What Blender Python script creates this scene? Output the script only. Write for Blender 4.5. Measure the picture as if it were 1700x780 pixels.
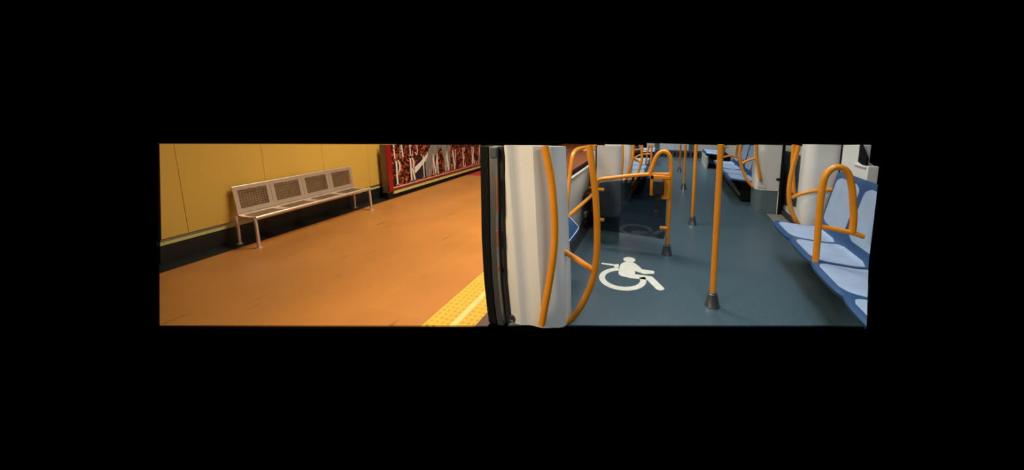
import bpy, bmesh, math, random
from mathutils import Vector, Matrix
random.seed(7)
for o in list(bpy.data.objects): bpy.data.objects.remove(o)
S = bpy.context.scene
COL = S.collection

# ---------------------------------------------------------------- camera, world, lamps, exposure
W_PX, H_PX, FPX, PX0, PY0 = 1700., 780., 545., 950., 260.
cd = bpy.data.cameras.new('camera'); cam = bpy.data.objects.new('camera', cd); COL.objects.link(cam)
cd.sensor_fit = 'HORIZONTAL'; cd.sensor_width = 36.
cd.lens = 36. * FPX / W_PX
cd.shift_x = (W_PX/2 - PX0) / W_PX
cd.shift_y = (PY0 - H_PX/2) / W_PX
cam.location = (0, 0, 1.75)
pitch = math.atan2(PY0 - 183., FPX)
a = Vector((160., -77., FPX)).normalized()          # the line of the carriage, seen by the camera (right, down, forward)
up = Vector((0, -math.cos(pitch), -math.sin(pitch)))
rt = a.cross(-up).normalized()
if rt.x < 0: rt = -rt
al = up.cross(rt).normalized()
if al.z < 0: al = -al
M = Matrix(((rt.x, -rt.y, -rt.z), (al.x, -al.y, -al.z), (up.x, -up.y, -up.z)))   # columns: camera x, y, z axes in the place
cam.rotation_euler = M.to_euler()
cd.clip_start = .05; cd.clip_end = 200
S.camera = cam
w = bpy.data.worlds.new('world'); S.world = w; w.use_nodes = True
w.node_tree.nodes['Background'].inputs[0].default_value = (0, 0, 0, 1)
w.node_tree.nodes['Background'].inputs[1].default_value = 0
S.view_settings.view_transform = 'Standard'; S.view_settings.look = 'None'
S.view_settings.exposure = 0.0; S.view_settings.gamma = 1
S.view_settings.use_curve_mapping = False

def area(name, loc, sx, sy, watt, col, spread=180, aim=None):
    l = bpy.data.lights.new(name, 'AREA'); l.shape = 'RECTANGLE'; l.size = sx; l.size_y = sy
    l.energy = watt; l.color = col; l.spread = math.radians(spread)
    o = bpy.data.objects.new(name, l); COL.objects.link(o); o.location = loc
    if aim is not None:
        o.rotation_euler = (Vector(aim) - Vector(loc)).to_track_quat('-Z', 'Y').to_euler()
    return o
area('platform_ceiling_lamp', (-2.3, 4.6, 4.7), .8, 3.2, 190, (1.0, .86, .66), 130, (-2.6, 4.7, 0))
area('pillar_fill_lamp', (-2.5, -.4, 3.0), 1.0, 1.6, 36, (1.0, .74, .48), 80, (-1.0, 2.1, .7))  # added warm fill from behind the camera, aimed at the doorway pillar
area('platform_far_fill_lamp', (-3.0, 11.2, 6.0), .8, 4.0, 170, (1.0, .86, .66), 110)  # added fill to brighten the far platform seen through the carriage window
area('train_ceiling_lamp', (.40, 3.8, 4.1), .7, 3.4, 58, (.93, .97, 1.0), 110)
area('train_far_ceiling_lamp', (.40, 10.6, 6.6), .8, 4.0, 120, (.93, .97, 1.0), 75)
area('train_near_fill_lamp', (1.25, .3, 2.75), .5, 1.8, 58, (.88, .96, 1.0), 160)  # added fill above the camera for the pillar's aisle side and the seats

# ---------------------------------------------------------------- materials
def lin(c):
    c = c/255.
    return c/12.92 if c <= .04045 else ((c+.055)/1.055)**2.4
def rgb(*c): return (lin(c[0]), lin(c[1]), lin(c[2]), 1)
def mat(name, c, rough=.5, metal=0., var=.08, scale=6., bump=0., bscale=60., spec=.5, coat=0., aniso=None):
    m = bpy.data.materials.new(name); m.use_nodes = True
    n = m.node_tree.nodes; L = m.node_tree.links; b = n['Principled BSDF']
    b.inputs['Roughness'].default_value = rough; b.inputs['Metallic'].default_value = metal
    b.inputs['Specular IOR Level'].default_value = spec; b.inputs['Coat Weight'].default_value = coat
    t = n.new('ShaderNodeTexCoord'); src = t.outputs['Object']
    if aniso:
        mp = n.new('ShaderNodeMapping'); mp.inputs['Scale'].default_value = aniso; L.new(src, mp.inputs[0]); src = mp.outputs[0]
    nz = n.new('ShaderNodeTexNoise'); nz.inputs['Scale'].default_value = scale; nz.inputs['Detail'].default_value = 4
    L.new(src, nz.inputs['Vector'])
    r = n.new('ShaderNodeValToRGB'); base = rgb(*c)
    r.color_ramp.elements[0].color = tuple(x*(1-var) for x in base[:3])+(1,)
    r.color_ramp.elements[1].color = tuple(min(1, x*(1+var)) for x in base[:3])+(1,)
    r.color_ramp.elements[0].position = .35; r.color_ramp.elements[1].position = .65
    L.new(nz.outputs[0], r.inputs[0]); L.new(r.outputs[0], b.inputs['Base Color'])
    if bump:
        n2 = n.new('ShaderNodeTexNoise'); n2.inputs['Scale'].default_value = bscale; L.new(t.outputs['Object'], n2.inputs['Vector'])
        bp = n.new('ShaderNodeBump'); bp.inputs['Strength'].default_value = bump; bp.inputs['Distance'].default_value = .004
        L.new(n2.outputs[0], bp.inputs['Height']); L.new(bp.outputs[0], b.inputs['Normal'])
    return m
def node_chain(m):
    return m.node_tree.nodes, m.node_tree.links, m.node_tree.nodes['Principled BSDF']

M_orange = mat('orange_paint', (212, 134, 28), .30, 0, .05, 9, spec=.5)
M_shell = mat('blue_seat_shell', (37, 70, 110), .36, 0, .06, 5)
M_pad = mat('pale_blue_seat_pad', (188, 212, 240), .46, 0, .05, 8)
M_vinyl = mat('blue_grey_vinyl', (55, 74, 85), .33, 0, .13, 55, bump=.12, bscale=160)
M_white = mat('white_panel', (205, 208, 206), .42, 0, .03, 3)
M_cream = mat('cream_panel', (206, 196, 182), .45, 0, .03, 3)
M_greyb = mat('grey_kick_panel', (78, 98, 104), .5, 0, .06, 5)
M_black = mat('black_rubber', (11, 11, 11), .85, 0, .1, 8, spec=.15)
M_dark = mat('dark_underframe', (30, 32, 34), .7, 0, .1, 6)
M_brown = mat('dark_brown_seal', (28, 21, 17), .8, 0, .1, 8)
M_alu = mat('brushed_aluminium', (150, 152, 152), .38, .9, .06, 4, aniso=(30, 30, 2))
M_steel = mat('stainless_steel', (232, 212, 192), .36, .62, .07, 3, aniso=(2, 30, 30))
M_dsteel = mat('perforated_steel', (170, 150, 130), .42, .8, .08, 6)
M_cone = mat('pole_foot_steel', (112, 116, 118), .33, .85, .15, 4, aniso=(40, 40, 1))
M_yellow = mat('yellow_wall_panel', (228, 186, 84), .45, 0, .04, 1.2)
M_stripe = mat('pale_green_stripe', (206, 205, 128), .5, 0, .05, 6)
M_skirt = mat('black_skirting', (24, 22, 21), .5, 0, .18, 5)
M_red = mat('red_enamel', (150, 20, 26), .28, 0, .05, 5, coat=.3)
M_railglint = mat('pale_rail_highlight', (232, 170, 158), .25, .6, .05, 4)  # pale pink that paints in the highlight along the advert's bottom bar
M_redfloor = mat('red_floor', (178, 40, 34), .5, 0, .1, 3)
M_brownfloor = mat('brown_floor', (160, 92, 58), .45, 0, .12, 3)
M_boxgrey = mat('grey_case_side', (120, 106, 90), .45, .2, .06, 5)
M_letter = mat('white_print', (235, 228, 218), .6, 0, .03, 5)
M_trouser = mat('grey_white_print', (132, 128, 124), .6, 0, .35, 4, aniso=(1, 6, 1))
M_navy = mat('navy_print', (26, 24, 44), .6, 0, .2, 8)
M_picto = mat('white_floor_marking', (184, 188, 180), .5, 0, .05, 12)
M_coping = mat('platform_nose', (92, 70, 66), .6, 0, .12, 8)
M_plate = mat('door_sill_plate', (140, 142, 138), .5, .4, .1, 25)
M_gangway = mat('gangway_rubber', (58, 64, 70), .6, 0, .1, 10)
M_beltblack = mat('black_webbing', (12, 12, 13), .6, 0, .2, 30)
M_tan = mat('orange_reflection', (150, 90, 56), .4, .2, .1, 10)  # colour of the warm reflections painted on the door edge
M_glassdark = mat('dark_door_glass', (58, 68, 72), .12, 0, .05, 3, spec=.6)

# orange tiled platform floor
M_tile = mat('orange_floor_tiles', (198, 130, 62), .4, 0, .07, 1.6, bump=.06, bscale=40)
n, L, b = node_chain(M_tile)
ramp = b.inputs['Base Color'].links[0].from_node
t = n.new('ShaderNodeTexCoord')
br = n.new('ShaderNodeTexBrick'); br.offset = 0.5
br.inputs['Scale'].default_value = 1.0; br.inputs['Brick Width'].default_value = 1.2; br.inputs['Row Height'].default_value = .6
br.inputs['Mortar Size'].default_value = .004; br.inputs['Mortar Smooth'].default_value = .4
mp = n.new('ShaderNodeMapping'); mp.inputs['Rotation'].default_value = (0, 0, math.pi/2); mp.inputs['Location'].default_value = (.32, .12, 0)
L.new(t.outputs['Object'], mp.inputs[0]); L.new(mp.outputs[0], br.inputs['Vector'])
br.inputs['Color1'].default_value = (.90, .90, .90, 1); br.inputs['Color2'].default_value = (.85, .85, .85, 1); br.inputs['Mortar'].default_value = (1, 1, .98, 1)
mx = n.new('ShaderNodeMixRGB'); mx.blend_type = 'MULTIPLY'; mx.inputs[0].default_value = 1
L.new(ramp.outputs[0], mx.inputs[1]); L.new(br.outputs[0], mx.inputs[2])
sc = n.new('ShaderNodeTexNoise'); sc.inputs['Scale'].default_value = 2.1; sc.inputs['Detail'].default_value = 7     # scuffs
mp2 = n.new('ShaderNodeMapping'); mp2.inputs['Scale'].default_value = (3.2, .9, 1); mp2.inputs['Rotation'].default_value = (0, 0, .5)
L.new(t.outputs['Object'], mp2.inputs[0]); L.new(mp2.outputs[0], sc.inputs['Vector'])
rs = n.new('ShaderNodeValToRGB'); rs.color_ramp.elements[0].position = .27; rs.color_ramp.elements[1].position = .36
rs.color_ramp.elements[0].color = (.55, .5, .48, 1); rs.color_ramp.elements[1].color = (1, 1, 1, 1)
L.new(sc.outputs[0], rs.inputs[0])
mx2 = n.new('ShaderNodeMixRGB'); mx2.blend_type = 'MULTIPLY'; mx2.inputs[0].default_value = .8
L.new(mx.outputs[0], mx2.inputs[1]); L.new(rs.outputs[0], mx2.inputs[2]); L.new(mx2.outputs[0], b.inputs['Base Color'])

# yellow tactile paving with rows of small studs
M_tact = mat('yellow_tactile_paving', (218, 176, 56), .5, 0, .06, 8)
n, L, b = node_chain(M_tact)
ramp = b.inputs['Base Color'].links[0].from_node
t = n.new('ShaderNodeTexCoord')
vo = n.new('ShaderNodeTexVoronoi'); vo.inputs['Scale'].default_value = 19; vo.inputs['Randomness'].default_value = .12
L.new(t.outputs['Object'], vo.inputs['Vector'])
r2 = n.new('ShaderNodeValToRGB'); r2.color_ramp.elements[0].position = .16; r2.color_ramp.elements[1].position = .30
r2.color_ramp.elements[0].color = (1, 1, 1, 1); r2.color_ramp.elements[1].color = (0, 0, 0, 1)
L.new(vo.outputs['Distance'], r2.inputs[0])
bp = n.new('ShaderNodeBump'); bp.inputs['Strength'].default_value = .5; bp.inputs['Distance'].default_value = .01
L.new(r2.outputs[0], bp.inputs['Height']); L.new(bp.outputs[0], b.inputs['Normal'])
mx = n.new('ShaderNodeMixRGB'); mx.blend_type = 'MULTIPLY'; mx.inputs[2].default_value = (.78, .72, .62, 1)
L.new(r2.outputs[0], mx.inputs[0]); L.new(ramp.outputs[0], mx.inputs[1]); L.new(mx.outputs[0], b.inputs['Base Color'])

# red, orange and black blossom print of the advert
M_bloom = mat('blossom_print', (120, 30, 16), .5, 0, .1, 6)
n, L, b = node_chain(M_bloom)
t = n.new('ShaderNodeTexCoord'); vo = n.new('ShaderNodeTexNoise'); vo.inputs['Scale'].default_value = 13; vo.inputs['Detail'].default_value = 4; vo.inputs['Distortion'].default_value = 1.2
L.new(t.outputs['Object'], vo.inputs['Vector'])
r2 = n.new('ShaderNodeValToRGB'); e = r2.color_ramp.elements
e[0].position = .44; e[0].color = rgb(16, 7, 7); e[1].position = .70; e[1].color = rgb(240, 200, 150)
for p, c in ((.51, (30, 12, 10)), (.55, (150, 40, 18)), (.60, (212, 98, 40)), (.64, (120, 34, 18))):
    q = e.new(p); q.color = rgb(*c)
L.new(vo.outputs[0], r2.inputs[0]); L.new(r2.outputs[0], b.inputs['Base Color'])

def glass(name, tint, alpha, rough=.05):
    m = bpy.data.materials.new(name); m.use_nodes = True
    n = m.node_tree.nodes; L = m.node_tree.links; n.clear()
    out = n.new('ShaderNodeOutputMaterial'); tr = n.new('ShaderNodeBsdfTransparent'); tr.inputs[0].default_value = tint
    gl = n.new('ShaderNodeBsdfGlossy'); gl.inputs['Roughness'].default_value = rough
    nz = n.new('ShaderNodeTexNoise'); nz.inputs['Scale'].default_value = 3
    mr = n.new('ShaderNodeMapRange'); mr.inputs['To Min'].default_value = alpha*.8; mr.inputs['To Max'].default_value = alpha*1.2
    L.new(nz.outputs[0], mr.inputs[0])
    mx = n.new('ShaderNodeMixShader'); L.new(mr.outputs[0], mx.inputs[0]); L.new(tr.outputs[0], mx.inputs[1]); L.new(gl.outputs[0], mx.inputs[2])
    L.new(mx.outputs[0], out.inputs[0]); return m
M_tint = glass('smoked_glass', (.35, .385, .42, 1), .035)
M_winglass = glass('window_glass', (.84, .83, .82, 1), .05)

# ---------------------------------------------------------------- helpers
def obj(name, bm, m, parent=None, smooth=True, bevel=0.):
    bmesh.ops.recalc_face_normals(bm, faces=bm.faces[:])
    me = bpy.data.meshes.new(name); bm.to_mesh(me); bm.free()
    o = bpy.data.objects.new(name, me); COL.objects.link(o); me.materials.append(m)
    if smooth:
        for p in me.polygons: p.use_smooth = True
        try: me.set_sharp_from_angle(angle=math.radians(38))
        except Exception: pass
    if bevel:
        bv = o.modifiers.new('bevel', 'BEVEL'); bv.width = bevel; bv.segments = 2; bv.limit_method = 'ANGLE'
    if parent is not None: o.parent = parent
    return o
def tag(o, label, cat, group=None):
    o['label'] = label; o['category'] = cat
    if group: o['group'] = group
    return o
def thing(name, loc, label, cat, group=None):
    o = bpy.data.objects.new(name, None); COL.objects.link(o); o.location = loc; o.empty_display_size = .1
    return tag(o, label, cat, group)
def struct(name, bm, m, bevel=0., parent=None):
    o = obj(name, bm, m, parent, bevel=bevel)
    if parent is None: o['kind'] = 'structure'
    return o
def NB(): return bmesh.new()
def box(bm, x0, x1, y0, y1, z0, z1):
    v = [bm.verts.new((x, y, z)) for x in (x0, x1) for y in (y0, y1) for z in (z0, z1)]
    for f in ((0,1,3,2), (4,6,7,5), (0,4,5,1), (2,3,7,6), (0,2,6,4), (1,5,7,3)):
        bm.faces.new([v[i] for i in f])
    return bm
def hexa(bm, p):            # 8 points: bottom ring of four, top ring of four
    v = [bm.verts.new(q) for q in p]
    for f in ((3,2,1,0), (4,5,6,7), (0,1,5,4), (1,2,6,5), (2,3,7,6), (3,0,4,7)): bm.faces.new([v[i] for i in f])
    return bm
def prism(bm, pts, f0, f1):  # a polygon swept between two placements
    A = [bm.verts.new(f0(*p)) for p in pts]; B = [bm.verts.new(f1(*p)) for p in pts]
    bm.faces.new(A[::-1]); bm.faces.new(B); k = len(pts)
    for i in range(k): bm.faces.new((A[i], A[(i+1) % k], B[(i+1) % k], B[i]))
    return bm
def slab(bm, pts, z0, z1): return prism(bm, pts, lambda x, y: (x, y, z0), lambda x, y: (x, y, z1))
def sheetX(bm, pts, x0, x1): return prism(bm, pts, lambda y, z: (x0, y, z), lambda y, z: (x1, y, z))
def smooth_path(P, n=6):
    P = [Vector(p) for p in P]
    if len(P) < 3: return P
    out = []
    for i in range(len(P)-1):
        p0 = P[i-1] if i else P[0]*2-P[1]; p1, p2 = P[i], P[i+1]; p3 = P[i+2] if i+2 < len(P) else P[-1]*2-P[-2]
        for k in range(n):
            t = k/n
            out.append(.5*((2*p1) + (p2-p0)*t + (2*p0-5*p1+4*p2-p3)*t*t + (3*p1-p0-3*p2+p3)*t**3))
    out.append(P[-1]); return out
def tube(bm, P, r, seg=14, n=6, curve=True):
    P = smooth_path(P, n) if curve else [Vector(p) for p in P]
    rings = []; nrm = None
    for i, p in enumerate(P):
        d = (P[min(i+1, len(P)-1)] - P[max(i-1, 0)]).normalized()
        if nrm is None:
            nrm = d.cross(Vector((.31, .87, .21))).normalized()
        nrm = (nrm - d*nrm.dot(d)).normalized(); bi = d.cross(nrm)
        rr = r(i/(len(P)-1)) if callable(r) else r
        rings.append([bm.verts.new(p + (nrm*math.cos(a)+bi*math.sin(a))*rr) for a in [2*math.pi*k/seg for k in range(seg)]])
    for A, B in zip(rings, rings[1:]):
        for k in range(seg): bm.faces.new((A[k], A[(k+1) % seg], B[(k+1) % seg], B[k]))
    bm.faces.new(rings[0][::-1]); bm.faces.new(rings[-1]); return bm
def lathe(bm, prof, cx=0, cy=0, seg=24):
    rings = [[bm.verts.new((cx+r*math.cos(2*math.pi*k/seg), cy+r*math.sin(2*math.pi*k/seg), z)) for k in range(seg)] for r, z in prof]
    for A, B in zip(rings, rings[1:]):
        for k in range(seg): bm.faces.new((A[k], A[(k+1) % seg], B[(k+1) % seg], B[k]))
    bm.faces.new(rings[0][::-1]); bm.faces.new(rings[-1]); return bm
def keep(bm, co, no):        # drop everything on the side the normal points to, close the end
    g = bm.verts[:]+bm.edges[:]+bm.faces[:]
    r = bmesh.ops.bisect_plane(bm, geom=g, plane_co=co, plane_no=no, clear_outer=True)
    ed = [e for e in bm.edges if e.is_boundary]
    if ed: bmesh.ops.holes_fill(bm, edges=ed)
    return bm

# ================================================================ STATION PLATFORM (left)
def near(x): return 1.433 + .2905*(x + 3.948)         # the built platform and train floors end along this line
FAR = 7.66
def strip(name, x0, x1, m, far=FAR, z1=0.):
    bm = NB(); pts = [(x0, near(x0)), (x1, near(x1)), (x1, far), (x0, far)]
    return struct(name, slab(bm, pts, -.012, z1), m)
bm = NB(); slab(bm, [(-5.225, 1.963), (-3.948, 1.433), (-1.88, near(-1.88)), (-1.88, FAR), (-5.225, FAR)], -.012, 0)
struct('floor_platform', bm, M_tile)
strip('floor_tactile_strip', -1.88, -1.661, M_tact)
strip('trim_1', -1.661, -1.604, M_stripe, z1=.002)
strip('floor_tactile_edge', -1.604, -1.454, M_tact)
strip('trim_2', -1.454, -1.36, M_coping, z1=-.004)
bm = NB(); slab(bm, [(-5.55, 2.09), (-5.225, 1.963), (-5.225, 8.9), (-5.55, 8.9)], -.012, .001)
struct('floor_black_border', bm, M_skirt)
bm = NB(); slab(bm, [(-5.225, FAR), (-1.36, FAR), (-1.36, 8.75), (-5.225, 8.75)], -.012, 0)
struct('floor_red', bm, M_redfloor)
bm = NB(); slab(bm, [(-5.225, 8.75), (-1.36, 8.75), (-1.36, 16.5), (-5.225, 16.5)], -.012, 0)
struct('floor_far_platform', bm, M_brownfloor)
# wall: black skirting, pale stripe, aluminium rail, yellow panels with open joints
def wtop(y): return 1.378 - .1003*(y - 2.22)
bm = NB(); sheetX(bm, [(2.09, 0), (5.6, 0), (5.6, .215), (2.11, .215)], -5.51, -5.58); struct('baseboard_left', bm, M_skirt)
bm = NB(); sheetX(bm, [(2.11, .215), (5.6, .215), (5.6, .262), (2.115, .262)], -5.503, -5.58); struct('trim_3', bm, M_stripe)
bm = NB(); sheetX(bm, [(2.115, .262), (5.6, .262), (5.6, .284), (2.117, .284)], -5.497, -5.58); struct('trim_4', bm, M_alu)
bm = NB()
ys = [2.125, 2.35, 3.195, 4.035, 4.885, 5.6]
for i, (y0, y1) in enumerate(zip(ys, ys[1:])):
    g = .0014
    ya = y0 + (0 if i == 0 else g); yt = 2.24 if i == 0 else ya
    sheetX(bm, [(ya, .288), (y1-g, .288), (y1-g, wtop(y1)), (yt, wtop(yt))], -5.5, -5.54)
struct('wall_left', bm, M_yellow, bevel=.002)
bm = NB(); sheetX(bm, [(2.125, .26), (5.6, .26), (5.6, 1.02), (2.25, 1.36)], -5.545, -5.6); struct('wall_backing', bm, M_coping)

# ---- bench
bench = thing('platform_bench', (-5.2, 3.6, 0), 'four-seat stainless steel bench with perforated backs on the orange platform', 'bench')
def loc(bm, p): 
    for v in bm.verts: v.co -= Vector(p)
    return bm
BO = (-5.2, 3.6, 0)
Y0, Y1 = 2.78, 4.47
bt, bb = Vector((-5.455, 0, .748)), Vector((-5.405, 0, .395))       # top and bottom line of the backrest
bdir = (bt-bb); bn = Vector((bdir.z, 0, -bdir.x)).normalized()
def bk(y, v, d): 
    p = bb + bdir*v + bn*d; return (p.x, y, p.z)
def bkbar(bm, ya, yb, va, vb, d0=0, d1=.012):
    hexa(bm, [bk(ya, va, d0), bk(yb, va, d0), bk(yb, vb, d0), bk(ya, vb, d0), bk(ya, va, d1), bk(yb, va, d1), bk(yb, vb, d1), bk(ya, vb, d1)])
N = 4; pw = (Y1-Y0)/N; side = .048
bm = NB()
bkbar(bm, Y0, Y1, .86, 1.0); bkbar(bm, Y0, Y1, .0, .16)
for i in range(N):
    ya, yb = Y0+i*pw, Y0+(i+1)*pw
    bkbar(bm, ya+.002, ya+side, .16, .86); bkbar(bm, yb-side, yb-.002, .16, .86)
tube(bm, [bk(Y0, 1.0, .004), bk(Y1, 1.0, .004)], .011, 10, curve=False)
obj('backrest_frame', loc(bm, BO), M_steel, bench)
for i in range(N):
    bm = NB(); ya, yb = Y0+i*pw+side-.002, Y0+(i+1)*pw-side+.002
    nx, nz = 11, 8
    for k in range(nx+1):
        c = ya+(yb-ya)*k/nx; bkbar(bm, c-.0056, c+.0056, .155, .865, .003, .009)
    for k in range(nz+1):
        c = .16+.70*k/nz; bkbar(bm, ya, yb, c-.019, c+.019, .0025, .0085)
    obj('perforated_back_panel', loc(bm, BO), M_dsteel, bench, smooth=False)
prof = [(-5.405, .405), (-5.40, .385), (-5.375, .374), (-5.30, .370), (-5.18, .372), (-5.08, .382), (-5.03, .388)]
bm = NB()
def seat_x(i): return prof[i]
for i in range(len(prof)-1):
    (xa, za), (xb, zb) = prof[i], prof[i+1]
    solid = i in (0, 1, len(prof)-2)
    for s in range(N):
        ya, yb = Y0+s*pw, Y0+(s+1)*pw
        spans = [(ya+.002, yb-.002)] if solid else [(ya+.002, ya+.045), (yb-.045, yb-.002)]
        for (p, q) in spans:
            hexa(bm, [(xa, p, za-.008), (xa, q, za-.008), (xb, q, zb-.008), (xb, p, zb-.008), (xa, p, za), (xa, q, za), (xb, q, zb), (xb, p, zb)])
obj('seat_frame', loc(bm, BO), M_steel, bench)
for s in range(N):
    bm = NB(); ya, yb = Y0+s*pw+.043, Y0+(s+1)*pw-.043
    for k in range(13):
        c = ya+(yb-ya)*k/12
        for i in range(2, len(prof)-2):
            (xa, za), (xb, zb) = prof[i], prof[i+1]
            hexa(bm, [(xa, c-.004, za-.006), (xa, c+.004, za-.006), (xb, c+.004, zb-.006), (xb, c-.004, zb-.006), (xa, c-.004, za-.001), (xa, c+.004, za-.001), (xb, c+.004, zb-.001), (xb, c-.004, zb-.001)])
    for k in range(13):
        x = -5.375 + (.295)*k/12
        z = .3725 if x < -5.2 else .3725+(x+5.2)*.08
        box(bm, x-.0035, x+.0035, ya, yb, z-.007, z-.002)
    obj('perforated_seat_panel', loc(bm, BO), M_dsteel, bench, smooth=False)
bm = NB(); tube(bm, [(-5.015, Y0-.03, .385), (-5.015, Y1-.03, .385)], .021, 16, curve=False); obj('front_rail', loc(bm, BO), M_steel, bench)
bm = NB()
bm.free()
for y in (Y0+.03, Y1-.06):
    bm = NB(); tube(bm, [(-5.42, y, .36), (-5.20, y, .355), (-5.03, y, .368)], .013, 10); obj('cross_tube', loc(bm, BO), M_steel, bench)
for y in (Y0-.045, Y1-.055):
    for P_ in ([(-5.03, y+.012, .388), (-5.012, y+.010, .33), (-5.0, y+.006, .2), (-4.988, y, .06), (-4.982, y-.002, .0)],
               [(-5.40, y+.02, .37), (-5.385, y+.02, .2), (-5.38, y+.012, .0)]):
        bm = NB(); tube(bm, P_, .019, 12); lg = obj('leg', loc(bm, BO), M_steel, bench)
        bm = NB(); x, yy = P_[-1][0], P_[-1][1]
        lathe(bm, [(.034, .0), (.034, .006), (.026, .010), (.021, .022)], x, yy, 20)
        obj('foot_plate', loc(bm, BO), M_steel, lg)

# ---- advert case
ad = thing('advert_case', (-5.25, 5.08, 0), 'red framed spring sale advert case with white lettering against the platform wall', 'advertisement')
AO = (-5.25, 5.08, 0)
def atop(y): return 1.084 - .0992*(y-5.08)
AE = 8.62
bm = NB(); sheetX(bm, [(5.08, .12), (AE, .12), (AE, atop(AE)-.01), (5.08, atop(5.08))], -5.285, -5.41); obj('case_body', loc(bm, AO), M_boxgrey, ad)
bm = NB()
sheetX(bm, [(5.082, .15), (5.19, .15), (5.19, atop(5.19)), (5.082, atop(5.08))], -5.24, -5.285)
sheetX(bm, [(5.19, .15), (AE, .15), (AE, .185), (5.19, .185)], -5.24, -5.285)
obj('red_frame', loc(bm, AO), M_red, ad, bevel=.006)
bm = NB(); tube(bm, [(-5.248, 5.17, .2), (-5.248, AE, .2)], .019, 12, curve=False); obj('lower_rail_highlight', loc(bm, AO), M_railglint, ad)  # highlight on the frame's bottom bar, put in as a pale tube
bm = NB(); sheetX(bm, [(5.195, .08), (AE, .08), (AE, .14), (5.195, .14)], -5.25, -5.3); obj('pale_stripe', loc(bm, AO), M_stripe, ad)
bm = NB(); sheetX(bm, [(5.09, 0), (AE, 0), (AE, .12), (5.09, .12)], -5.29, -5.44); obj('plinth', loc(bm, AO), M_skirt, ad)
bm = NB(); sheetX(bm, [(5.185, .2), (AE, .2), (AE, atop(AE)-.01), (5.185, atop(5.185))], -5.262, -5.285); poster = obj('poster', loc(bm, AO), M_bloom, ad)
def print_shape(name, pts, m, d):
    bm = NB(); sheetX(bm, pts, -5.2605+d, -5.262); return obj(name, loc(bm, AO), m, poster, smooth=False)
print_shape('dark_skirt', [(6.213, .778), (5.98, .70), (5.84, .60), (5.765, .48), (5.78, .36), (5.803, .251), (5.95, .238), (6.139, .236), (6.159, .626)], M_navy, .0004)
print_shape('white_shirt_tail', [(6.24, .80), (6.158, .732), (6.0, .62), (5.805, .525), (5.79, .44), (5.816, .386), (5.95, .47), (6.148, .61), (6.22, .70)], M_letter, .0008)
print_shape('grey_trousers', [(6.35, .955), (6.60, .93), (6.704, .92), (6.62, .80), (6.46, .66), (6.40, .45), (6.30, .224), (6.15, .241), (6.135, .45), (6.149, .627), (6.25, .82)], M_trouser, .0006)
print_shape('grey_trousers', [(6.69, .92), (7.028, .888), (7.05, .62), (7.014, .342), (6.96, .27), (6.88, .262), (6.798, .289), (6.79, .55), (6.748, .73)], M_trouser, .0006)
def bar(u0, v0, u1, v1, t0, t1=None):      # slanted stroke, widths measured along u
    t1 = t0 if t1 is None else t1
    return [(u0-t0/2, v0), (u0+t0/2, v0), (u1+t1/2, v1), (u1-t1/2, v1)]
def rect(u0, v0, u1, v1): return [(u0, v0), (u1, v0), (u1, v1), (u0, v1)]
def bowl(cu, cv, ru, rv, tu, tv, a0, a1, n=12):
    out = []
    for k in range(n):
        a_, b_ = a0+(a1-a0)*k/n, a0+(a1-a0)*(k+1)/n
        f = lambda a, d: (cu+(ru-d*tu)*math.cos(a), cv+(rv-d*tv)*math.sin(a))
        out.append([f(a_, 1), f(a_, 0), f(b_, 0), f(b_, 1)])
    return out
sf = lambda u, w_: [rect(u-w_, 0, u+w_, .025), rect(u-w_, .975, u+w_, 1)]
H = math.pi/2
GL = {
 'I': [rect(.3, 0, .7, 1)] + sf(.5, .4),
 'P': [rect(.18, 0, .42, 1)] + sf(.3, .25)[:1] + [rect(.05, .975, .5, 1)] + bowl(.48, .74, .45, .26, .24, .03, -H, H) + [rect(.40, .48, .5, .51), rect(.40, .97, .5, 1)],
 'R': [rect(.18, 0, .42, 1)] + sf(.3, .25)[:1] + [rect(.05, .975, .5, 1)] + bowl(.48, .75, .42, .25, .24, .03, -H, H) + [rect(.40, .50, .5, .53), rect(.40, .97, .5, 1), bar(.84, 0, .56, .52, .26), rect(.7, 0, 1.02, .025)],
 'E': [rect(.18, 0, .42, 1), rect(.05, .96, .92, 1), rect(.05, 0, .92, .04), rect(.42, .48, .74, .52), rect(.86, .80, .92, .96), rect(.86, .04, .92, .22), rect(.70, .40, .74, .60)],
 'A': [bar(.12, 0, .5, 1, .08), bar(.82, 0, .5, 1, .26), rect(.25, .26, .75, .29), rect(0, 0, .28, .025), rect(.64, 0, 1.02, .025)],
 'V': [bar(.5, 0, .18, 1, .24), bar(.55, 0, .88, 1, .08), rect(0, .975, .36, 1), rect(.72, .975, 1.02, 1)],
 'M': [rect(.08, 0, .15, 1), bar(.48, 0, .14, 1, .17), bar(.5, 0, .82, 1, .06), rect(.76, 0, .94, 1), rect(0, 0, .24, .025), rect(.68, 0, 1.02, .025), rect(0, .975, .2, 1), rect(.76, .975, 1.02, 1)],
 'Y': [rect(.38, 0, .62, .5), bar(.5, .45, .16, 1, .22), bar(.52, .45, .86, 1, .08), rect(.25, 0, .75, .025), rect(0, .975, .34, 1), rect(.7, .975, 1.02, 1)],
 'S': bowl(.5, .74, .42, .26, .2, .04, .15, math.pi*1.35) + bowl(.5, .26, .42, .26, .2, .04, -math.pi*.85, math.pi*.45) + [bar(.68, .40, .30, .62, .22)],
}
def letter(ch, y0, wd, z0, ht):
    bm = NB()
    for poly in GL[ch]:
        sheetX(bm, [(y0+u*wd, z0+v*ht) for u, v in poly], -5.2585, -5.2615)
    yc = y0
    keep(bm, (-5.25, yc, atop(yc)), (0, .0992, 1))
    if len(bm.faces): obj('letter', loc(bm, AO), M_letter, poster, smooth=False)
    else: bm.free()
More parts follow.
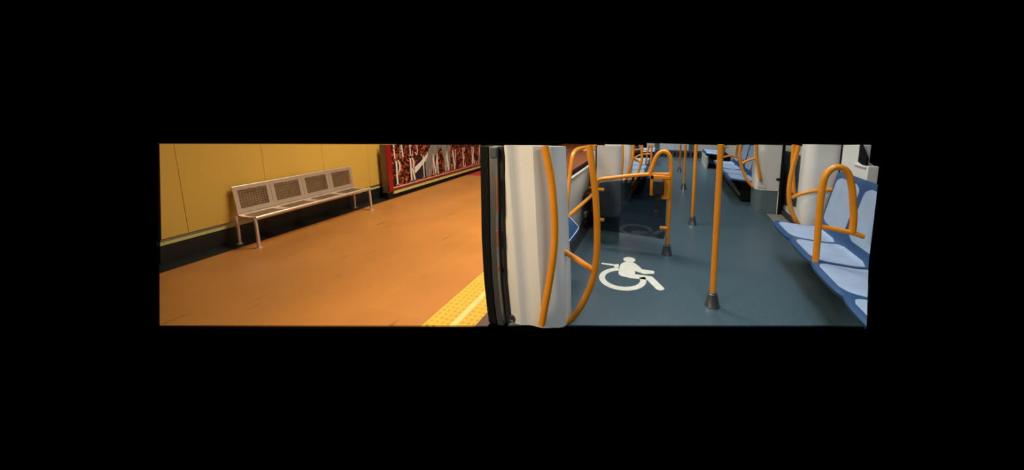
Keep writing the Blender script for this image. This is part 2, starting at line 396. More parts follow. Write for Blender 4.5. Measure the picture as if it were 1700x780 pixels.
for ch, y0, wd in (('P', 5.265, .17), ('R', 5.645, .18), ('I', 6.045, .07), ('M', 6.37, .21), ('A', 6.80, .19), ('V', 7.11, .18), ('E', 7.54, .14), ('R', 7.96, .16), ('A', 8.30, .17)):
    letter(ch, y0, wd, .237, .51)
for ch, y0, wd in (('Y', 5.225, .12), ('A', 5.405, .12), ('E', 5.68, .10), ('S', 5.835, .10)):
    letter(ch, y0, wd, .778, .46)

# ================================================================ TRAIN SHELL
bm = NB(); slab(bm, [(-1.2, 2.236), (1.614, 3.049), (2.02, 3.816), (2.02, 12.95), (-1.2, 12.95)], -.012, 0)
struct('floor_train', bm, M_vinyl)
# left side wall of the wheelchair bay
def ltop(y): return 1.366 - .1*(y-3.5)
LT = [(2.78, 0), (5.25, 0)]
bm = NB(); sheetX(bm, [(2.78, .09), (5.25, .09), (5.25, .90), (2.78, .90)], -1.17, -1.23); struct('wall_train_left', bm, M_white)
bm = NB(); prism(bm, [(-1.165, 0), (-1.06, 0), (-1.11, .06), (-1.145, .10), (-1.165, .10)], lambda x, z: (x, 2.78, z), lambda x, z: (x, 5.25, z)); struct('baseboard_train_left', bm, M_dark)
bm = NB(); prism(bm, [(-1.23, .88), (-1.165, .88), (-1.135, .895), (-1.13, .905), (-1.15, .918), (-1.23, .918)], lambda x, z: (x, 2.78, z), lambda x, z: (x, 5.25, z)); struct('trim_5', bm, M_white)
win = NB(); sheetX(win, [(2.78, .918), (5.2, .918), (5.2, .952), (2.78, .952)], -1.155, -1.21)
sheetX(win, [(5.17, .952), (5.2, .952), (5.2, ltop(5.2)), (5.17, ltop(5.17))], -1.155, -1.21)
wo = struct('window_1', win, M_black)
bm = NB(); sheetX(bm, [(2.80, .952), (5.17, .952), (5.17, ltop(5.17)), (2.80, ltop(2.9))], -1.18, -1.188); obj('pane', bm, M_winglass, wo)
bm = NB(); slab(bm, [(-1.18, 5.2), (-.875, 4.34), (-.90, 4.60), (-1.2, 5.5)], 0, 1.165); struct('trim_6', bm, M_white)

# end wall with the gangway
bm = NB(); box(bm, -.75, 1.75, 12.84, 12.95, 0, .265); gw = struct('wall_end', bm, M_gangway, bevel=.01)
for k in range(15):
    bm = NB(); x = -.55+k*.16
    box(bm, x, x+.07, 12.815, 12.842, .08, .19); obj('buffer_stud', bm, M_black, gw, bevel=.008)
def panel(name, x0, x1, y, z0, z1, m): bm = NB(); box(bm, x0, x1, y, y+.05, z0, z1); return struct(name, bm, m)
panel('wall_end_left', -.75, -.46, 12.86, .265, .49, M_white)
panel('trim_7', -.46, -.28, 12.85, .265, .49, M_greyb)
panel('wall_end_panel', -.28, .77, 12.90, .265, .49, M_white)
panel('trim_8', .14, .25, 12.87, .265, .49, M_pad)
panel('trim_9', .77, .96, 12.85, .0, .49, M_greyb)
panel('wall_end_right', .96, 1.75, 12.86, .265, .49, M_white)

# right side wall
bm = NB(); sheetX(bm, [(6.6, 0), (12.9, 0), (12.9, .50), (6.6, 1.13)], 1.98, 2.04); struct('wall_train_right_far', bm, M_white)
wr = NB(); sheetX(wr, [(3.78, .3), (4.285, .3), (4.285, 1.372), (3.945, 1.408), (3.945, 1.235), (3.86, 1.215), (3.78, 1.218)], 1.86, 1.95); struct('wall_train_right', wr, M_white, bevel=.006)
wf = NB(); sheetX(wf, [(3.80, 1.225), (3.86, 1.222), (3.94, 1.24), (3.94, 1.408), (3.92, 1.41), (3.80, 1.30)], 1.85, 1.87)
struct('window_2', wf, M_black)
wl = NB(); prism(wl, [(1.845, 1.212), (1.88, 1.222), (1.88, 1.20), (1.85, 1.19)], lambda x, z: (x, 3.80, z), lambda x, z: (x, 4.0, z)); struct('trim_10', wl, M_white, bevel=.006)
bm = NB(); slab(bm, [(1.855, 4.285), (1.855, 4.31), (1.95, 4.31), (1.95, 4.285)], .3, 1.37); struct('trim_11', bm, M_black)

# right door leaf between the pillars
dr = NB(); sheetX(dr, [(5.66, .04), (6.62, .04), (6.62, 1.135), (5.66, 1.21)], 1.975, 2.02)
door = struct('door_1', dr, M_white, bevel=.006)
bm = NB(); sheetX(bm, [(5.75, .255), (6.49, .09), (6.55, .14), (6.60, 1.0), (6.57, 1.052), (5.98, 1.075), (5.76, 1.06)], 1.966, 1.976); obj('pane', bm, M_glassdark, door, bevel=.004)
bm = NB(); sheetX(bm, [(5.68, .02), (5.70, .02), (5.70, 1.17), (5.68, 1.17)], 1.962, 1.976); obj('rubber_edge', bm, M_black, door)
bm = NB(); box(bm, 1.90, 2.03, 5.60, 6.64, .0, .055); struct('trim_12', bm, M_dark, bevel=.01)
bm = NB(); box(bm, 1.67, 1.90, 5.55, 6.12, .0, .004); struct('trim_13', bm, M_plate)

# ---- door pillars
def loft(bm, rings, close=True):
    R = [[bm.verts.new(p) for p in r] for r in rings]; k = len(R[0])
    for A, B in zip(R, R[1:]):
        for i in range(k if close else k-1): bm.faces.new((A[i], A[(i+1) % k], B[(i+1) % k], B[i]))
    bm.faces.new(R[0][::-1]); bm.faces.new(R[-1]); return bm
def lerp(tab, z):
    if z <= tab[0][0]: return tab[0][1]
    for (a_, x), (b_, y) in zip(tab, tab[1:]):
        if z <= b_: t = (z-a_)/(b_-a_); t = t*t*(3-2*t)*.5 + t*.5; return x+(y-x)*t
    return tab[-1][1]
# the near left pillar: cream face to the doorway, folded edge, white face to the aisle
LX = [(.18, -1.079), (.55, -1.107), (.95, -1.107), (1.25, -1.100), (1.53, -1.078)]
RX = [(.10, -.697), (.45, -.706), (.75, -.722), (1.1, -.733), (1.51, -.746)]
PZ = [.205 + (1.515-.205)*k/16 for k in range(17)]
rings = []
for z in PZ:
    l, r = lerp(LX, z), lerp(RX, z); fx = -.985 + (.012 - .055*(z-.2)); wdt = r-l
    rings.append([(l, 2.05, z), (l+.012, 2.036, z), (fx-.02, 2.004, z), (fx-.006, 2.001, z), (fx+.008, 2.006, z), (fx+.03, 2.028, z), (fx+.055, 2.042, z), (fx+.08, 2.044, z), (r-.12, 2.030, z), (r-.085, 2.055, z), (r-.055, 2.09, z), (r-.03, 2.11, z),
                  (r-.012, 2.135, z), (r-.002, 2.17, z), (r, 2.22, z), (r-.01, 2.32, z), (r-.05, 2.55, z), (r-.10, 2.64, z), (l, 2.70, z)])
    if z == PZ[0]: rings[0] = [(x, y, q-(y-2.0)*.45) for x, y, q in rings[0]]
    rings[-1] = [(x, y, q-(y-2.0)*.105*max(0, (q-1.0)/.515)) for x, y, q in rings[-1]]
pil = thing('door_pillar', (-.9, 2.3, 0), 'tall cream and white rounded pillar beside the open doorway, nearest of the pillars', 'pillar', None)
bm = loft(NB(), rings); obj('pillar_shell', loc(bm, (-.9, 2.3, 0)), M_white, pil)
bm = NB(); c = Vector((-1.047, 2.012, .232))
for k, (r_, d_) in enumerate(((.028, 0),)):
    P8 = [(.028, 0), (.028, .008), (.020, .011), (.017, .007), (.004, .007)]
    R_ = [[bm.verts.new((c.x+r*math.cos(2*math.pi*j/20), c.y+.008-d, c.z+r*math.sin(2*math.pi*j/20))) for j in range(20)] for r, d in P8]
    for A, B in zip(R_, R_[1:]):
        for j in range(20): bm.faces.new((A[j], A[(j+1) % 20], B[(j+1) % 20], B[j]))
    bm.faces.new(R_[0]); bm.faces.new(R_[-1][::-1])
lk = obj('lock_screw', loc(bm, (-.9, 2.3, 0)), M_cone, pil); lk['label'] = 'round steel lock low on the cream face'
# doorway edge: black rubber, grey metal strip, dark channel
JB = [(.17, .0), (.35, -.018), (.55, -.030), (.85, -.034), (1.15, -.026), (1.53, -.020)]
def jamb(x0, x1, y0, y1, dep):
    rg = []
    for k in range(17):
        z = .195 + (1.502-.195)*k/16; d = lerp(JB, z)
        rg.append([(x0+d+.008, y0, z), (x1+d-.006, y0, z), (x1+d, y0+.012, z), (x1+d, y0+dep, z), (x0+d, y0+dep, z), (x0+d, y0+.012, z)])
    return loft(NB(), rg)
jt = thing('door_seal', (-1.2, 2.0, 0), 'black rubber and grey metal edge of the open doorway, left of the cream pillar', 'door edge')
JO = (-1.2, 2.0, 0)
obj('rubber_lip', loc(jamb(-1.222, -1.147, 1.975, 0, .12), JO), M_black, jt)
obj('metal_strip', loc(jamb(-1.149, -1.092, 1.972, 0, .10), JO), M_alu, jt)
obj('dark_channel', loc(jamb(-1.094, -1.058, 2.008, 0, .10), JO), M_brown, jt)
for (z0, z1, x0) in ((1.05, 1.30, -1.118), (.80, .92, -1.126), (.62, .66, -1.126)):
    bm = NB(); box(bm, x0, x0+.012, 1.964, 1.978, z0, z1); obj('painted_reflection', loc(bm, JO), M_tan, jt, bevel=.003)  # small orange bars standing in for reflections on the metal strip
bm = NB(); box(bm, -1.155, -1.105, 1.962, 1.99, 1.43, 1.50); obj('top_bracket', loc(bm, JO), M_gangway, jt, bevel=.004)

def pillar(label, x_in, x_out, y0, y1, top, split, sgn, lean=0., screw=None):
    """white upper shell over a grey kick panel; x_in faces the aisle, x_out is at the side wall"""
    o = thing('door_pillar', ((x_in+x_out)/2, (y0+y1)/2, 0), label, 'pillar', None)
    O = ((x_in+x_out)/2, (y0+y1)/2, 0)
    d = 1 if x_out > x_in else -1
    def ring(z, inset=0):
        xi = x_in + d*(inset + lean*max(0, z-split)); pts = []
        r = .11
        for k in range(7):
            a_ = math.pi/2*k/6; pts.append((xi+d*(r-r*math.sin(math.pi/2-a_)), y0+r-r*math.cos(math.pi/2-a_)+inset, z))
        pts.reverse()
        q = [(x_out, y0+inset+.01, z)] + [(xi+d*(r-r*math.cos(math.pi/2*k/6)), y0+inset+r-r*math.sin(math.pi/2*k/6), z) for k in range(6, -1, -1)]
        q += [(xi+d*(r-r*math.cos(math.pi/2*k/6)), y1-r+r*math.sin(math.pi/2*k/6), z) for k in range(7)] + [(x_out, y1, z)]
        return q
    up_ = lambda rg: [(x, y, z-(y-y0)*.105*(z-split)/(top-split)) for x, y, z in rg]
    bm = loft(NB(), [up_(ring(split+(top-split)*k/8)) for k in range(9)]); obj('pillar_shell', loc(bm, O), M_white, o)
    bm = loft(NB(), [ring(0, .012), ring(split*.5, .008), ring(split, .006)]); k = obj('kick_panel', loc(bm, O), M_greyb, o); k['label'] = 'dark grey lower panel of the pillar'
    if screw:
        bm = NB(); R_ = [[bm.verts.new((screw[0]+r*math.cos(2*math.pi*j/16)*1.3, y0+.012-e_, screw[1]+r*math.sin(2*math.pi*j/16)*.9)) for j in range(16)] for r, e_ in ((.028, 0), (.028, .01), (.01, .012))]
        for A, B in zip(R_, R_[1:]):
            for j in range(16): bm.faces.new((A[j], A[(j+1) % 16], B[(j+1) % 16], B[j]))
        bm.faces.new(R_[0]); bm.faces.new(R_[-1][::-1])
        obj('lock_screw', loc(bm, O), M_dark, o)
    return o, O
p2, _ = pillar('white pillar behind the smoked glass screen, with a dark kick panel', -.572, -.865, 4.10, 4.42, 1.305, .37, -1)
bm = NB(); box(bm, -.885, -.866, 4.12, 4.2, .3, 1.30); struct('trim_14', bm, M_black)
p3, _ = pillar('white pillar far along the left side, behind the screen rail', -.63, -1.15, 6.2, 6.45, 1.105, .37, -1)
pr, PRO = pillar('white pillar with grey base and black door edge, across the aisle', 1.485, 1.835, 6.15, 6.58, 1.178, .40, 1, lean=0., screw=(1.815, .60))
bm = NB(); slab(bm, [(1.837, 6.14), (1.875, 6.14), (1.875, 6.3), (1.837, 6.3)], .0, 1.185); e_ = obj('door_rubber', loc(bm, PRO), M_black, pr)
bm = NB(); box(bm, 1.822, 1.832, 6.135, 6.15, .0, .40); obj('white_edge_strip', loc(bm, PRO), M_white, pr)
bm = NB(); prism(bm, [(1.50, .45), (1.64, .43), (1.64, .48), (1.60, .535), (1.52, .58), (1.50, .58)], lambda x, z: (x, 6.143, z), lambda x, z: (x, 6.16, z)); obj('rail_socket', loc(bm, PRO), M_white, pr, bevel=.012)
p4, P4O = pillar('white pillar behind the near blue seats, right of the door', 1.555, 1.87, 4.33, 4.62, 1.368, .33, 1)
bm = NB(); prism(bm, [(1.575, 1.10), (1.60, 1.34), (1.625, 1.345), (1.59, 1.12)], lambda x, z: (x, 4.315, z), lambda x, z: (x, 4.35, z)); 
bm.free()

# ---- vertical poles in the aisle
def pole(x, y, top, label, tilt=0.):
    o = thing('grab_pole', (x, y, 0), label, 'pole', 'orange poles along the aisle')
    bm = NB(); tube(bm, [(0, 0, .08), (tilt*top, 0, top)], .025, 18, curve=False); obj('tube', bm, M_orange, o)
    bm = NB(); lathe(bm, [(.066, 0), (.066, .006), (.062, .012), (.040, .118), (.033, .121), (.033, .130), (.026, .133)], seg=28); f = obj('foot_cone', bm, M_cone, o); f['label'] = 'steel cone at the foot of the pole'
    return o
pole(.446, 3.0, 1.463, 'orange grab pole standing nearest, right of the wheelchair marking', -.008)
pole(.42, 5.22, 1.241, 'orange grab pole, second along the aisle, just behind the nearest pole', -.003)
pole(.39, 7.59, .998, 'orange grab pole, third along the aisle, thin in the distance')
pole(.37, 9.78, .784, 'farthest and thinest orange grab pole before the end wall'.replace('thinest', 'thinnest'))

# ---- bowed grab rails
def rail(label, paths, name='grab_rail', parts=None, r=.025, cat='grab rail'):
    p0 = Vector(paths[0][-1]); o = thing(name, p0, label, cat, 'bowed orange grab rails')
    for i, P_ in enumerate(paths):
        bm = NB(); tube(bm, P_, r if i == 0 else r*.86, 16); obj((parts or ['bowed_tube', 'link_tube', 'link_tube'])[i], loc(bm, p0), M_orange, o)
    return o
def yp(y, pts): return [(x, y, z) for x, z in pts]
rail('thick bowed orange rail across the front of the near cream pillar', [yp(2.0, [(-.77, 1.519), (-.746, 1.409), (-.722, 1.27), (-.707, 1.086), (-.704, .918), (-.718, .744), (-.751, .541), (-.785, .36), (-.807, .24)]) ])
rail('bowed orange rail with a slanting link, right of the near cream pillar',
     [yp(2.3, [(-.542, 1.50), (-.513, 1.307), (-.489, 1.106), (-.478, .923), (-.476, .735), (-.488, .566), (-.524, .414), (-.59, .253), (-.669, .121), (-.75, .05)]),
      [(-.735, 2.3, .672), (-.62, 2.3, .612), (-.495, 2.3, .545)]])
rail('bowed orange rail set into the far white pillar by the right-hand door', [[(1.433, 6.1, 1.178), (1.453, 6.1, .959), (1.489, 6.1, .776), (1.525, 6.1, .63), (1.545, 6.12, .575)]], r=.024)
rail('bowed orange rail on the seat side of the far right pillar',
     [yp(6.3, [(1.235, 1.155), (1.233, .92), (1.29, .71), (1.37, .545), (1.47, .42)]), [(1.275, 6.3, .825), (1.37, 6.3, .885), (1.50, 6.3, .935)]], r=.024)
rail('bowed orange rail with a long link beside the near right-hand seats',
     [[(1.441, 4.3, 1.352), (1.405, 4.3, 1.10), (1.388, 4.3, .92), (1.394, 4.3, .74), (1.425, 4.3, .60), (1.49, 4.3, .46), (1.56, 4.33, .36)],
      [(1.42, 4.3, .74), (1.52, 4.28, .80), (1.63, 4.27, .84), (1.80, 4.27, .87)]])
rail('short orange rail behind the bowed rail at the right-hand door edge', [[(1.496, 4.62, 1.33), (1.504, 4.62, 1.07), (1.533, 4.62, .803), (1.56, 4.62, .713), (1.60, 4.60, .69)]], r=.024)
rail('straight orange rail on the far left white pillar', [yp(6.05, [(-.795, 1.115), (-.79, .95), (-.79, .777), (-.80, .55)]) + [(-.815, 6.1, .40), (-.83, 6.26, .35)]], r=.026)
rail('bowed orange rail left of the far left-hand seats', [yp(6.12, [(-.596, 1.112), (-.60, .98), (-.612, .842), (-.65, .68), (-.70, .50)]) + [(-.73, 6.16, .43), (-.75, 6.27, .40)]], r=.024)
rail('bowed orange rail with a link in front of the far left-hand seats',
     [yp(6.3, [(-.456, 1.095), (-.454, .93), (-.458, .785), (-.508, .584), (-.594, .366), (-.66, .28)]), [(-.606, 6.25, .84), (-.52, 6.3, .79), (-.457, 6.3, .75)]], r=.024)

# ---- hand loop on the left wall, above the fold seat
k_ = 1.0/1.05
LP = [(-1.0, y*k_, 1.75-(1.75-z)*k_) for y, z in [(4.9, 1.205), (4.3, 1.25), (3.85, 1.275), (3.66, 1.245), (3.575, 1.15), (3.45, .90), (3.385, .66), (3.39, .59), (3.44, .555), (3.55, .548), (3.9, .53), (4.371, .508), (4.9, .49)]]
lp = thing('hand_loop', (-1.0, 3.3, .9), 'orange hand loop on the left wall below the carriage window', 'grab rail', None); LO = (-1.0, 3.3, .9)
bm = NB(); tube(bm, LP, .024, 16); obj('loop_tube', loc(bm, LO), M_orange, lp)
bm = NB(); tube(bm, [(-1.0, 3.33, .845), (-1.08, 3.30, .845), (-1.165, 3.30, .845)], .02, 12); obj('wall_bracket', loc(bm, LO), M_orange, lp)
bm = NB(); tube(bm, [(-1.0, 4.62, .50), (-1.1, 4.62, .50), (-1.165, 4.62, .50)], .02, 12); obj('wall_bracket', loc(bm, LO), M_orange, lp)
bm = NB(); tube(bm, [(-1.0, 4.62, 1.20), (-1.165, 4.62, 1.16)], .02, 12); obj('wall_bracket', loc(bm, LO), M_orange, lp)
# belt retractor on the left wall
bl = thing('seat_belt', (-1.12, 4.6, .3), 'black wheelchair belt with a silver buckle on the left wall', 'seat belt'); BLO = (-1.12, 4.6, .3)
bm = NB(); box(bm, -1.165, -1.05, 4.60, 4.98, .30, .54); obj('retractor', loc(bm, BLO), M_beltblack, bl, bevel=.02)
bm = NB(); hexa(bm, [(-1.13, 4.42, .06), (-1.13, 4.50, .06), (-1.115, 4.50, .06), (-1.115, 4.42, .06), (-1.12, 4.52, .52), (-1.12, 4.62, .52), (-1.10, 4.62, .52), (-1.10, 4.52, .52)]); obj('webbing', loc(bm, BLO), M_beltblack, bl)
bm = NB(); box(bm, -1.125, -1.085, 4.46, 4.58, .20, .29); obj('buckle', loc(bm, BLO), M_alu, bl, bevel=.008)
bm = NB(); box(bm, -1.135, -1.08, 4.44, 4.58, .09, .17); obj('buckle_tongue', loc(bm, BLO), M_beltblack, bl, bevel=.008)
bm = NB(); tube(bm, [(-1.12, 4.75, .58), (-1.05, 4.75, .585), (-1.0, 4.72, .55)], .018, 10); obj('orange_clip', loc(bm, BLO), M_orange, bl)

# ---- blue fold seat against the left wall
fs = thing('fold_seat', (-.98, 2.95, 0), 'dark blue fold seat end showing right of the near cream pillar', 'seat'); FO = (-.98, 2.95, 0)
pr_ = [(-1.16, .80), (-1.02, .69), (-.93, .605), (-.875, .555), (-.852, .525), (-.85, .50), (-.862, .455), (-.90, .445), (-1.0, .52), (-1.16, .62)]
bm = NB(); prism(bm, pr_, lambda x, z: (x, 2.72, z), lambda x, z: (x, 3.2, z)); obj('seat_shell', loc(bm, FO), M_shell, fs, bevel=.012)
bm = NB(); tube(bm, [(-1.02, 3.19, .70), (-.875, 3.19, .562), (-.855, 3.17, .53), (-.855, 2.9, .525), (-.855, 2.74, .525)], .004, 8, 4); obj('edge_highlight', loc(bm, FO), M_pad, fs)  # highlight on the seat's rounded edge, modelled as a thin pale tube
bm = NB(); box(bm, -1.165, -1.0, 2.85, 3.05, .30, .56); obj('hinge_bracket', loc(bm, FO), M_dark, fs, bevel=.01)

# ---- smoked glass screen with hoop pole
sc_ = thing('glass_screen', (.045, 4.0, 0), 'smoked glass screen in an orange frame with a hooped pole, behind the wheelchair marking', 'screen'); SO = (.045, 4.0, 0)
bm = NB(); tube(bm, yp(4.0, [(-.19, .97), (-.163, 1.065), (-.118, 1.20), (-.08, 1.25), (-.036, 1.268), (.01, 1.25), (.042, 1.19), (.054, 1.05), (.053, .90), (.05, .474), (.047, .09)]), .025, 18); obj('hoop_pole', loc(bm, SO), M_orange, sc_)
bm = NB(); lathe(bm, [(.066, 0), (.066, .006), (.062, .012), (.040, .118), (.033, .121), (.033, .130), (.026, .133)], .047, 4.0, 28); f = obj('foot_cone', loc(bm, SO), M_cone, sc_); f['label'] = 'steel cone at the foot of the hooped pole'
bm = NB(); tube(bm, yp(4.0, [(-.836, .40), (-.838, .70), (-.836, .82), (-.822, .868), (-.768, .893), (-.58, .927), (-.394, .958), (-.179, .986), (.04, .995)]), .024, 16); obj('top_rail', loc(bm, SO), M_orange, sc_)
gp = [(-.815, .24), (-.80, .225), (-.40, .21), (-.02, .188), (.0, .192), (.012, .205), (.016, .24), (.016, .95), (-.2, .935), (-.45, .90), (-.80, .845), (-.815, .82)]
bm = NB(); prism(bm, gp, lambda x, z: (x, 3.996, z), lambda x, z: (x, 4.004, z)); pane = obj('glass_pane', loc(bm, SO), M_tint, sc_, smooth=False)
for (xa, xb, z) in ((-.836, -.74, .76), (-.836, -.735, .365), (-.05, .04, .332)):
    bm = NB(); tube(bm, [(xa, 3.99, z), (xb, 3.99, z)], .022, 14, curve=False); obj('glass_clip', loc(bm, SO), M_orange, sc_)
bm = NB()
box(bm, -.178, -.135, 3.95, 3.975, .735, .985); box(bm, -.178, .05, 3.95, 3.975, .93, .985); box(bm, -.05, .05, 3.95, 3.975, .70, .95)
obj('belt_bracket', loc(bm, SO), M_orange, sc_, bevel=.006)
b2 = thing('seat_belt', (-.08, 3.93, .8), 'black wheelchair belt retractor hanging on the orange screen frame', 'seat belt'); B2 = (-.08, 3.93, .8)
bm = NB(); box(bm, -.143, -.014, 3.86, 3.949, .765, .945); obj('retractor', loc(bm, B2), M_beltblack, b2, bevel=.018)
bm = NB(); hexa(bm, [(-.118, 3.90, .55), (-.068, 3.90, .55), (-.068, 3.91, .55), (-.118, 3.91, .55), (-.11, 3.90, .77), (-.05, 3.90, .77), (-.05, 3.91, .77), (-.11, 3.91, .77)]); obj('webbing', loc(bm, B2), M_beltblack, b2)
bm = NB(); box(bm, -.122, -.063, 3.89, 3.92, .495, .575); obj('buckle', loc(bm, B2), M_dark, b2, bevel=.008)

# ---- wheelchair marking on the floor
mk = thing('floor_marking', (-.35, 3.3, 0), 'white wheelchair symbol painted on the blue-grey train floor', 'floor marking'); MO = (-.35, 3.3, 0)
def flat(name, pts): bm = NB(); slab(bm, pts, .0003, .0022); return obj(name, loc(bm, MO), M_picto, mk, smooth=False)
flat('head', [(-.377+.070*math.cos(t*math.pi/16), 3.716+.070*math.sin(t*math.pi/16)) for t in range(32)])
flat('body', [(-.456, 3.361), (-.462, 3.462), (-.460, 3.571), (-.44, 3.618), (-.415, 3.642), (-.387, 3.650), (-.326, 3.657), (-.286, 3.621), (-.211, 3.514), (-.1, 3.515), (-.084, 3.505), (-.079, 3.483), (-.085, 3.449), (-.192, 3.413), (-.284, 3.456), (-.281, 3.382), (-.105, 3.385), (-.078, 3.35), (.03, 3.172), (.02, 3.143), (-.015, 3.122), (-.046, 3.136), (-.15, 3.299), (-.305, 3.284), (-.403, 3.298), (-.437, 3.317)])
flat('chair_handle', [(-.677, 3.547), (-.523, 3.548), (-.482, 3.564), (-.469, 3.513), (-.482, 3.477), (-.520, 3.471), (-.522, 3.508), (-.67, 3.515), (-.682, 3.53)])
bm = NB()
wp = [(108 + (384-108)*k/40) for k in range(41)]
cx, cy = -.397, 3.255
po = [(cx+.246*math.cos(math.radians(a_)), cy+.236*math.sin(math.radians(a_)), 0) for a_ in wp]; pi_ = [(cx+.183*math.cos(math.radians(a_)), cy+.166*math.sin(math.radians(a_)), 0) for a_ in wp]
for k in range(40): slab(bm, [po[k][:2], po[k+1][:2], pi_[k+1][:2], pi_[k][:2]], .0003, .0022)
bmesh.ops.remove_doubles(bm, verts=bm.verts[:], dist=1e-5)
obj('wheel', loc(bm, MO), M_picto, mk, smooth=False)

# ---- moulded blue seats, built two to a shell (front edge at x = 0, backs at x = .64)
SP = [(.012, .415), (.0, .435), (.006, .452), (.03, .462), (.09, .458), (.22, .445), (.36, .435), (.43, .440), (.475, .465), (.50, .51), (.52, .60), (.55, .75), (.585, .92), (.605, 1.02), (.62, 1.07), (.632, 1.085)]
def prof_at(v):            # arc-length position on the seat profile
    seg = [math.dist(SP[i], SP[i+1]) for i in range(len(SP)-1)]; T = sum(seg)*v
    for i, s in enumerate(seg):
        if T <= s or i == len(seg)-1:
            t = T/s; p = (SP[i][0]+(SP[i+1][0]-SP[i][0])*t, SP[i][1]+(SP[i+1][1]-SP[i][1])*t)
            d = Vector((SP[i+1][0]-SP[i][0], 0, SP[i+1][1]-SP[i][1])).normalized(); return p, Vector((-d.z, 0, d.x))
        T -= s
def double_seat(loc_, length, label, flip=False, cuts=(), base='bracket', seats=2, lead=0.):
    o = thing('double_seat', loc_, label, 'seat', 'moulded blue seats along the sides'); o.rotation_euler.z = math.pi if flip else 0
    Lm = Matrix.Translation(loc_) @ Matrix.Rotation(math.pi if flip else 0, 4, 'Z'); inv = Lm.inverted()
    def fin(bm, name, m, parent=o, **k):
        for co, no in cuts: keep(bm, inv @ Vector(co), inv.to_3x3() @ Vector(no))
        if len(bm.faces): return obj(name, bm, m, parent, **k)
        bm.free()
    sw = length/seats
    NV, NU = 34, 24
    def edge(u):                                  # scalloped front edge
        t = (u/sw) % 1.0; return .026*(1-math.sin(math.pi*t))**2
    bm = NB(); top = []; bot = []
    for i in range(NV+1):
        (x, z), nn = prof_at(i/NV); r1 = []; r2 = []
        for j in range(NU+1):
            u = length*j/NU; dx = edge(u)*max(0, 1-x/.2)
            uu = min(max(u, .003), length-.003)
            r1.append(bm.verts.new((x+dx, uu, z))); r2.append(bm.verts.new((x+dx-nn.x*.024, uu, z-nn.z*.024)))
        top.append(r1); bot.append(r2)
    for i in range(NV):
        for j in range(NU):
            bm.faces.new((top[i][j], top[i][j+1], top[i+1][j+1], top[i+1][j])); bm.faces.new((bot[i][j], bot[i+1][j], bot[i+1][j+1], bot[i][j+1]))
    for i in range(NV):
        bm.faces.new((top[i][0], top[i+1][0], bot[i+1][0], bot[i][0])); bm.faces.new((top[i][NU], bot[i][NU], bot[i+1][NU], top[i+1][NU]))
    for j in range(NU):
        bm.faces.new((top[0][j], bot[0][j], bot[0][j+1], top[0][j+1])); bm.faces.new((top[NV][j], top[NV][j+1], bot[NV][j+1], bot[NV][j]))
    fin(bm, 'seat_shell', M_shell)
    tot = sum(math.dist(SP[i], SP[i+1]) for i in range(len(SP)-1))
    for s in range(seats):
        for nm, v0, v1, ins, rr in (('seat_pad', .075, .425, .024, .45), ('back_pad', .50, .945, .04, .30)):
            bm = NB(); rows = []; nv = 16; nu = 8; yc = sw*(s+.5); hw = sw/2-ins
            for i in range(nv+1):
                t = i/nv; (x, z), nn = prof_at(v0+(v1-v0)*t)
                vv = (v1-v0)*tot; r = min(.09, hw*.8); e1 = t*vv; e2 = (1-t)*vv; e = min(e1, e2) if nm == 'back_pad' else min(e1*.8, e2*4)
                h = hw - (r-math.sqrt(max(0, r*r-(r-e)**2)) if e < r else 0)
                row = []
                for j in range(nu+1):
                    q = -1+2*j/nu; lift = .0045
                    row.append(bm.verts.new((x+nn.x*lift, yc+h*q, z+nn.z*lift)))
                rows.append(row)
            fs_ = [bm.faces.new((rows[i][j], rows[i][j+1], rows[i+1][j+1], rows[i+1][j])) for i in range(nv) for j in range(nu)]
            bmesh.ops.solidify(bm, geom=fs_, thickness=.006)
            fin(bm, nm, M_pad)
    if base == 'bracket':
        bm = NB(); prism(bm, [(.09, .40), (.46, .40), (.60, .18), (.62, .10), (.55, .10), (.12, .34)], lambda x, z: (x, length*.28, z), lambda x, z: (x, length*.72, z)); fin(bm, 'support_bracket', M_dark, bevel=.01)
    else:
        bm = NB(); box(bm, .24, .72, .10, length-.01, .03, .40); fin(bm, 'under_seat_box', M_black, bevel=.01)
        bm = NB(); prism(bm, [(.04, .405), (.09, .405), (.26, .12), (.21, .12)], lambda x, z: (x, .12, z), lambda x, z: (x, length-.04, z)); fin(bm, 'front_cover', M_gangway)
    return o
EDGE = [((1.215, 2.275, 0), (.8985, -.4390, 0))]      # the near seats are built as far as this upright plane
double_seat((1.215, 3.17, 0), 1.09, 'nearest blue double seat that is seen whole, two pale pads, right of the aisle', cuts=EDGE)
double_seat((1.205, 2.06, 0), 1.10, 'blue seat cut off by the photo edge, in front of the whole double seat', cuts=EDGE)
double_seat((1.15, 6.72, 0), 1.22, 'far right blue double seat behind the pillar, first of its row', cuts=[((1.5, 7.33, 1.06), (0, .11, 1))], base='box')
double_seat((1.15, 7.96, 0), 1.24, 'far right blue double seat, second of the row, against the side wall', cuts=[((1.5, 8.6, .935), (0, .11, 1))], base='box')
double_seat((1.12, 10.55, 0), 1.2, 'blue seats right at the back on the right before the end wall', cuts=[((1.5, 11.1, .67), (0, .11, 1))], base='box')
double_seat((-.40, 7.92, 0), 1.22, 'far left blue double seat behind the smoked screen, first of its row', True, cuts=[((-.8, 7.3, 1.0), (0, .11, 1))], base='box')
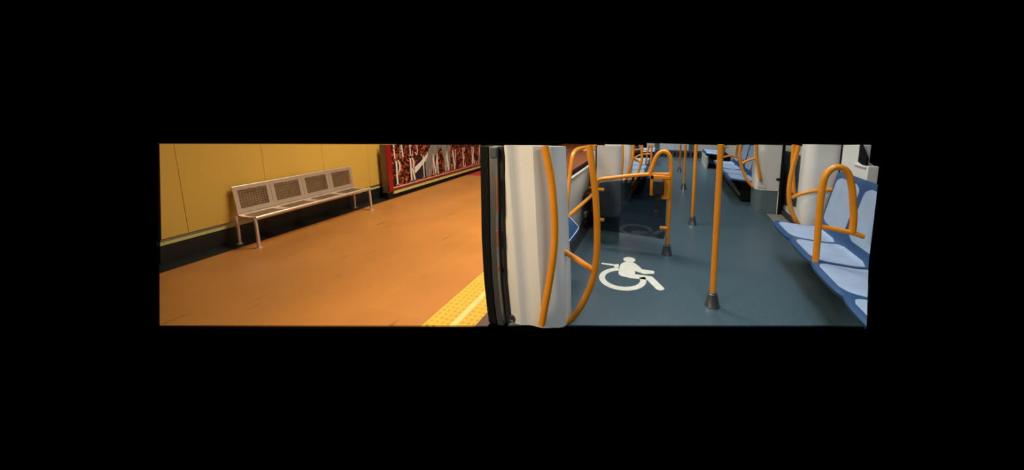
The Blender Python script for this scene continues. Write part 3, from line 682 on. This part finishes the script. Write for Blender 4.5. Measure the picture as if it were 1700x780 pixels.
double_seat((-.40, 9.16, 0), 1.22, 'far left blue double seat, second of the row, deep in the carriage', True, cuts=[((-.8, 8.55, .865), (0, .11, 1))], base='box')
double_seat((-.34, 11.75, 0), 1.2, 'blue seats right at the back on the left before the end wall', True, cuts=[((-.8, 11.1, .60), (0, .11, 1))], base='box')
bm = NB(); box(bm, 1.13, 1.19, 10.53, 11.74, 0, .37); struct('trim_15', bm, M_white)

# ---- hoops between the seats
def hoop(name_label, paths, r=.025):
    p0 = Vector(paths[0][0]); o = thing('armrest_hoop', p0, name_label, 'armrest', 'orange hoops between seats')
    for i, P_ in enumerate(paths):
        bm = NB(); tube(bm, P_, r if i == 0 else r*.8, 18); obj('hoop_tube' if i == 0 else 'cross_bar', loc(bm, p0), M_orange, o)
    return o
hoop('big orange hoop standing on the near blue seats', [yp(3.16, [(1.269, .455), (1.266, .63), (1.261, .806), (1.258, .98), (1.26, 1.119), (1.276, 1.215), (1.32, 1.278), (1.378, 1.285), (1.428, 1.24), (1.463, 1.133), (1.49, .97), (1.503, .87), (1.505, .75)]),
      [(1.27, 3.16, .775), (1.40, 3.16, .757), (1.505, 3.16, .74), (1.588, 3.165, .715)]])
hoop('orange hoop among the far right seats', [yp(7.95, [(1.20, .45), (1.198, .62), (1.205, .80), (1.215, .985)]), [(1.20, 7.95, .70), (1.36, 7.95, .745), (1.50, 7.95, .71), (1.66, 7.95, .63)]], .024)
hoop('second orange upright among the far right seats, nearer the wall', [yp(7.98, [(1.49, .72), (1.49, .80), (1.495, .90), (1.50, .99)]), [(1.20, 8.6, .80), (1.3, 8.6, .86), (1.42, 8.6, .88)]], .024)
hoop('thin orange upright on the front of the far left seats', [yp(6.9, [(-.36, .455), (-.315, .60), (-.305, .80), (-.305, 1.042)]), [(-.652, 6.9, .763), (-.542, 6.9, .824), (-.42, 6.9, .85), (-.31, 6.9, .858)]], .022)
hoop('orange upright deep among the far left seats', [yp(7.95, [(-.48, .45), (-.46, .62), (-.43, .80), (-.40, .925)]), [(-.75, 7.95, .80), (-.6, 7.95, .83), (-.44, 7.95, .80)]], .022)
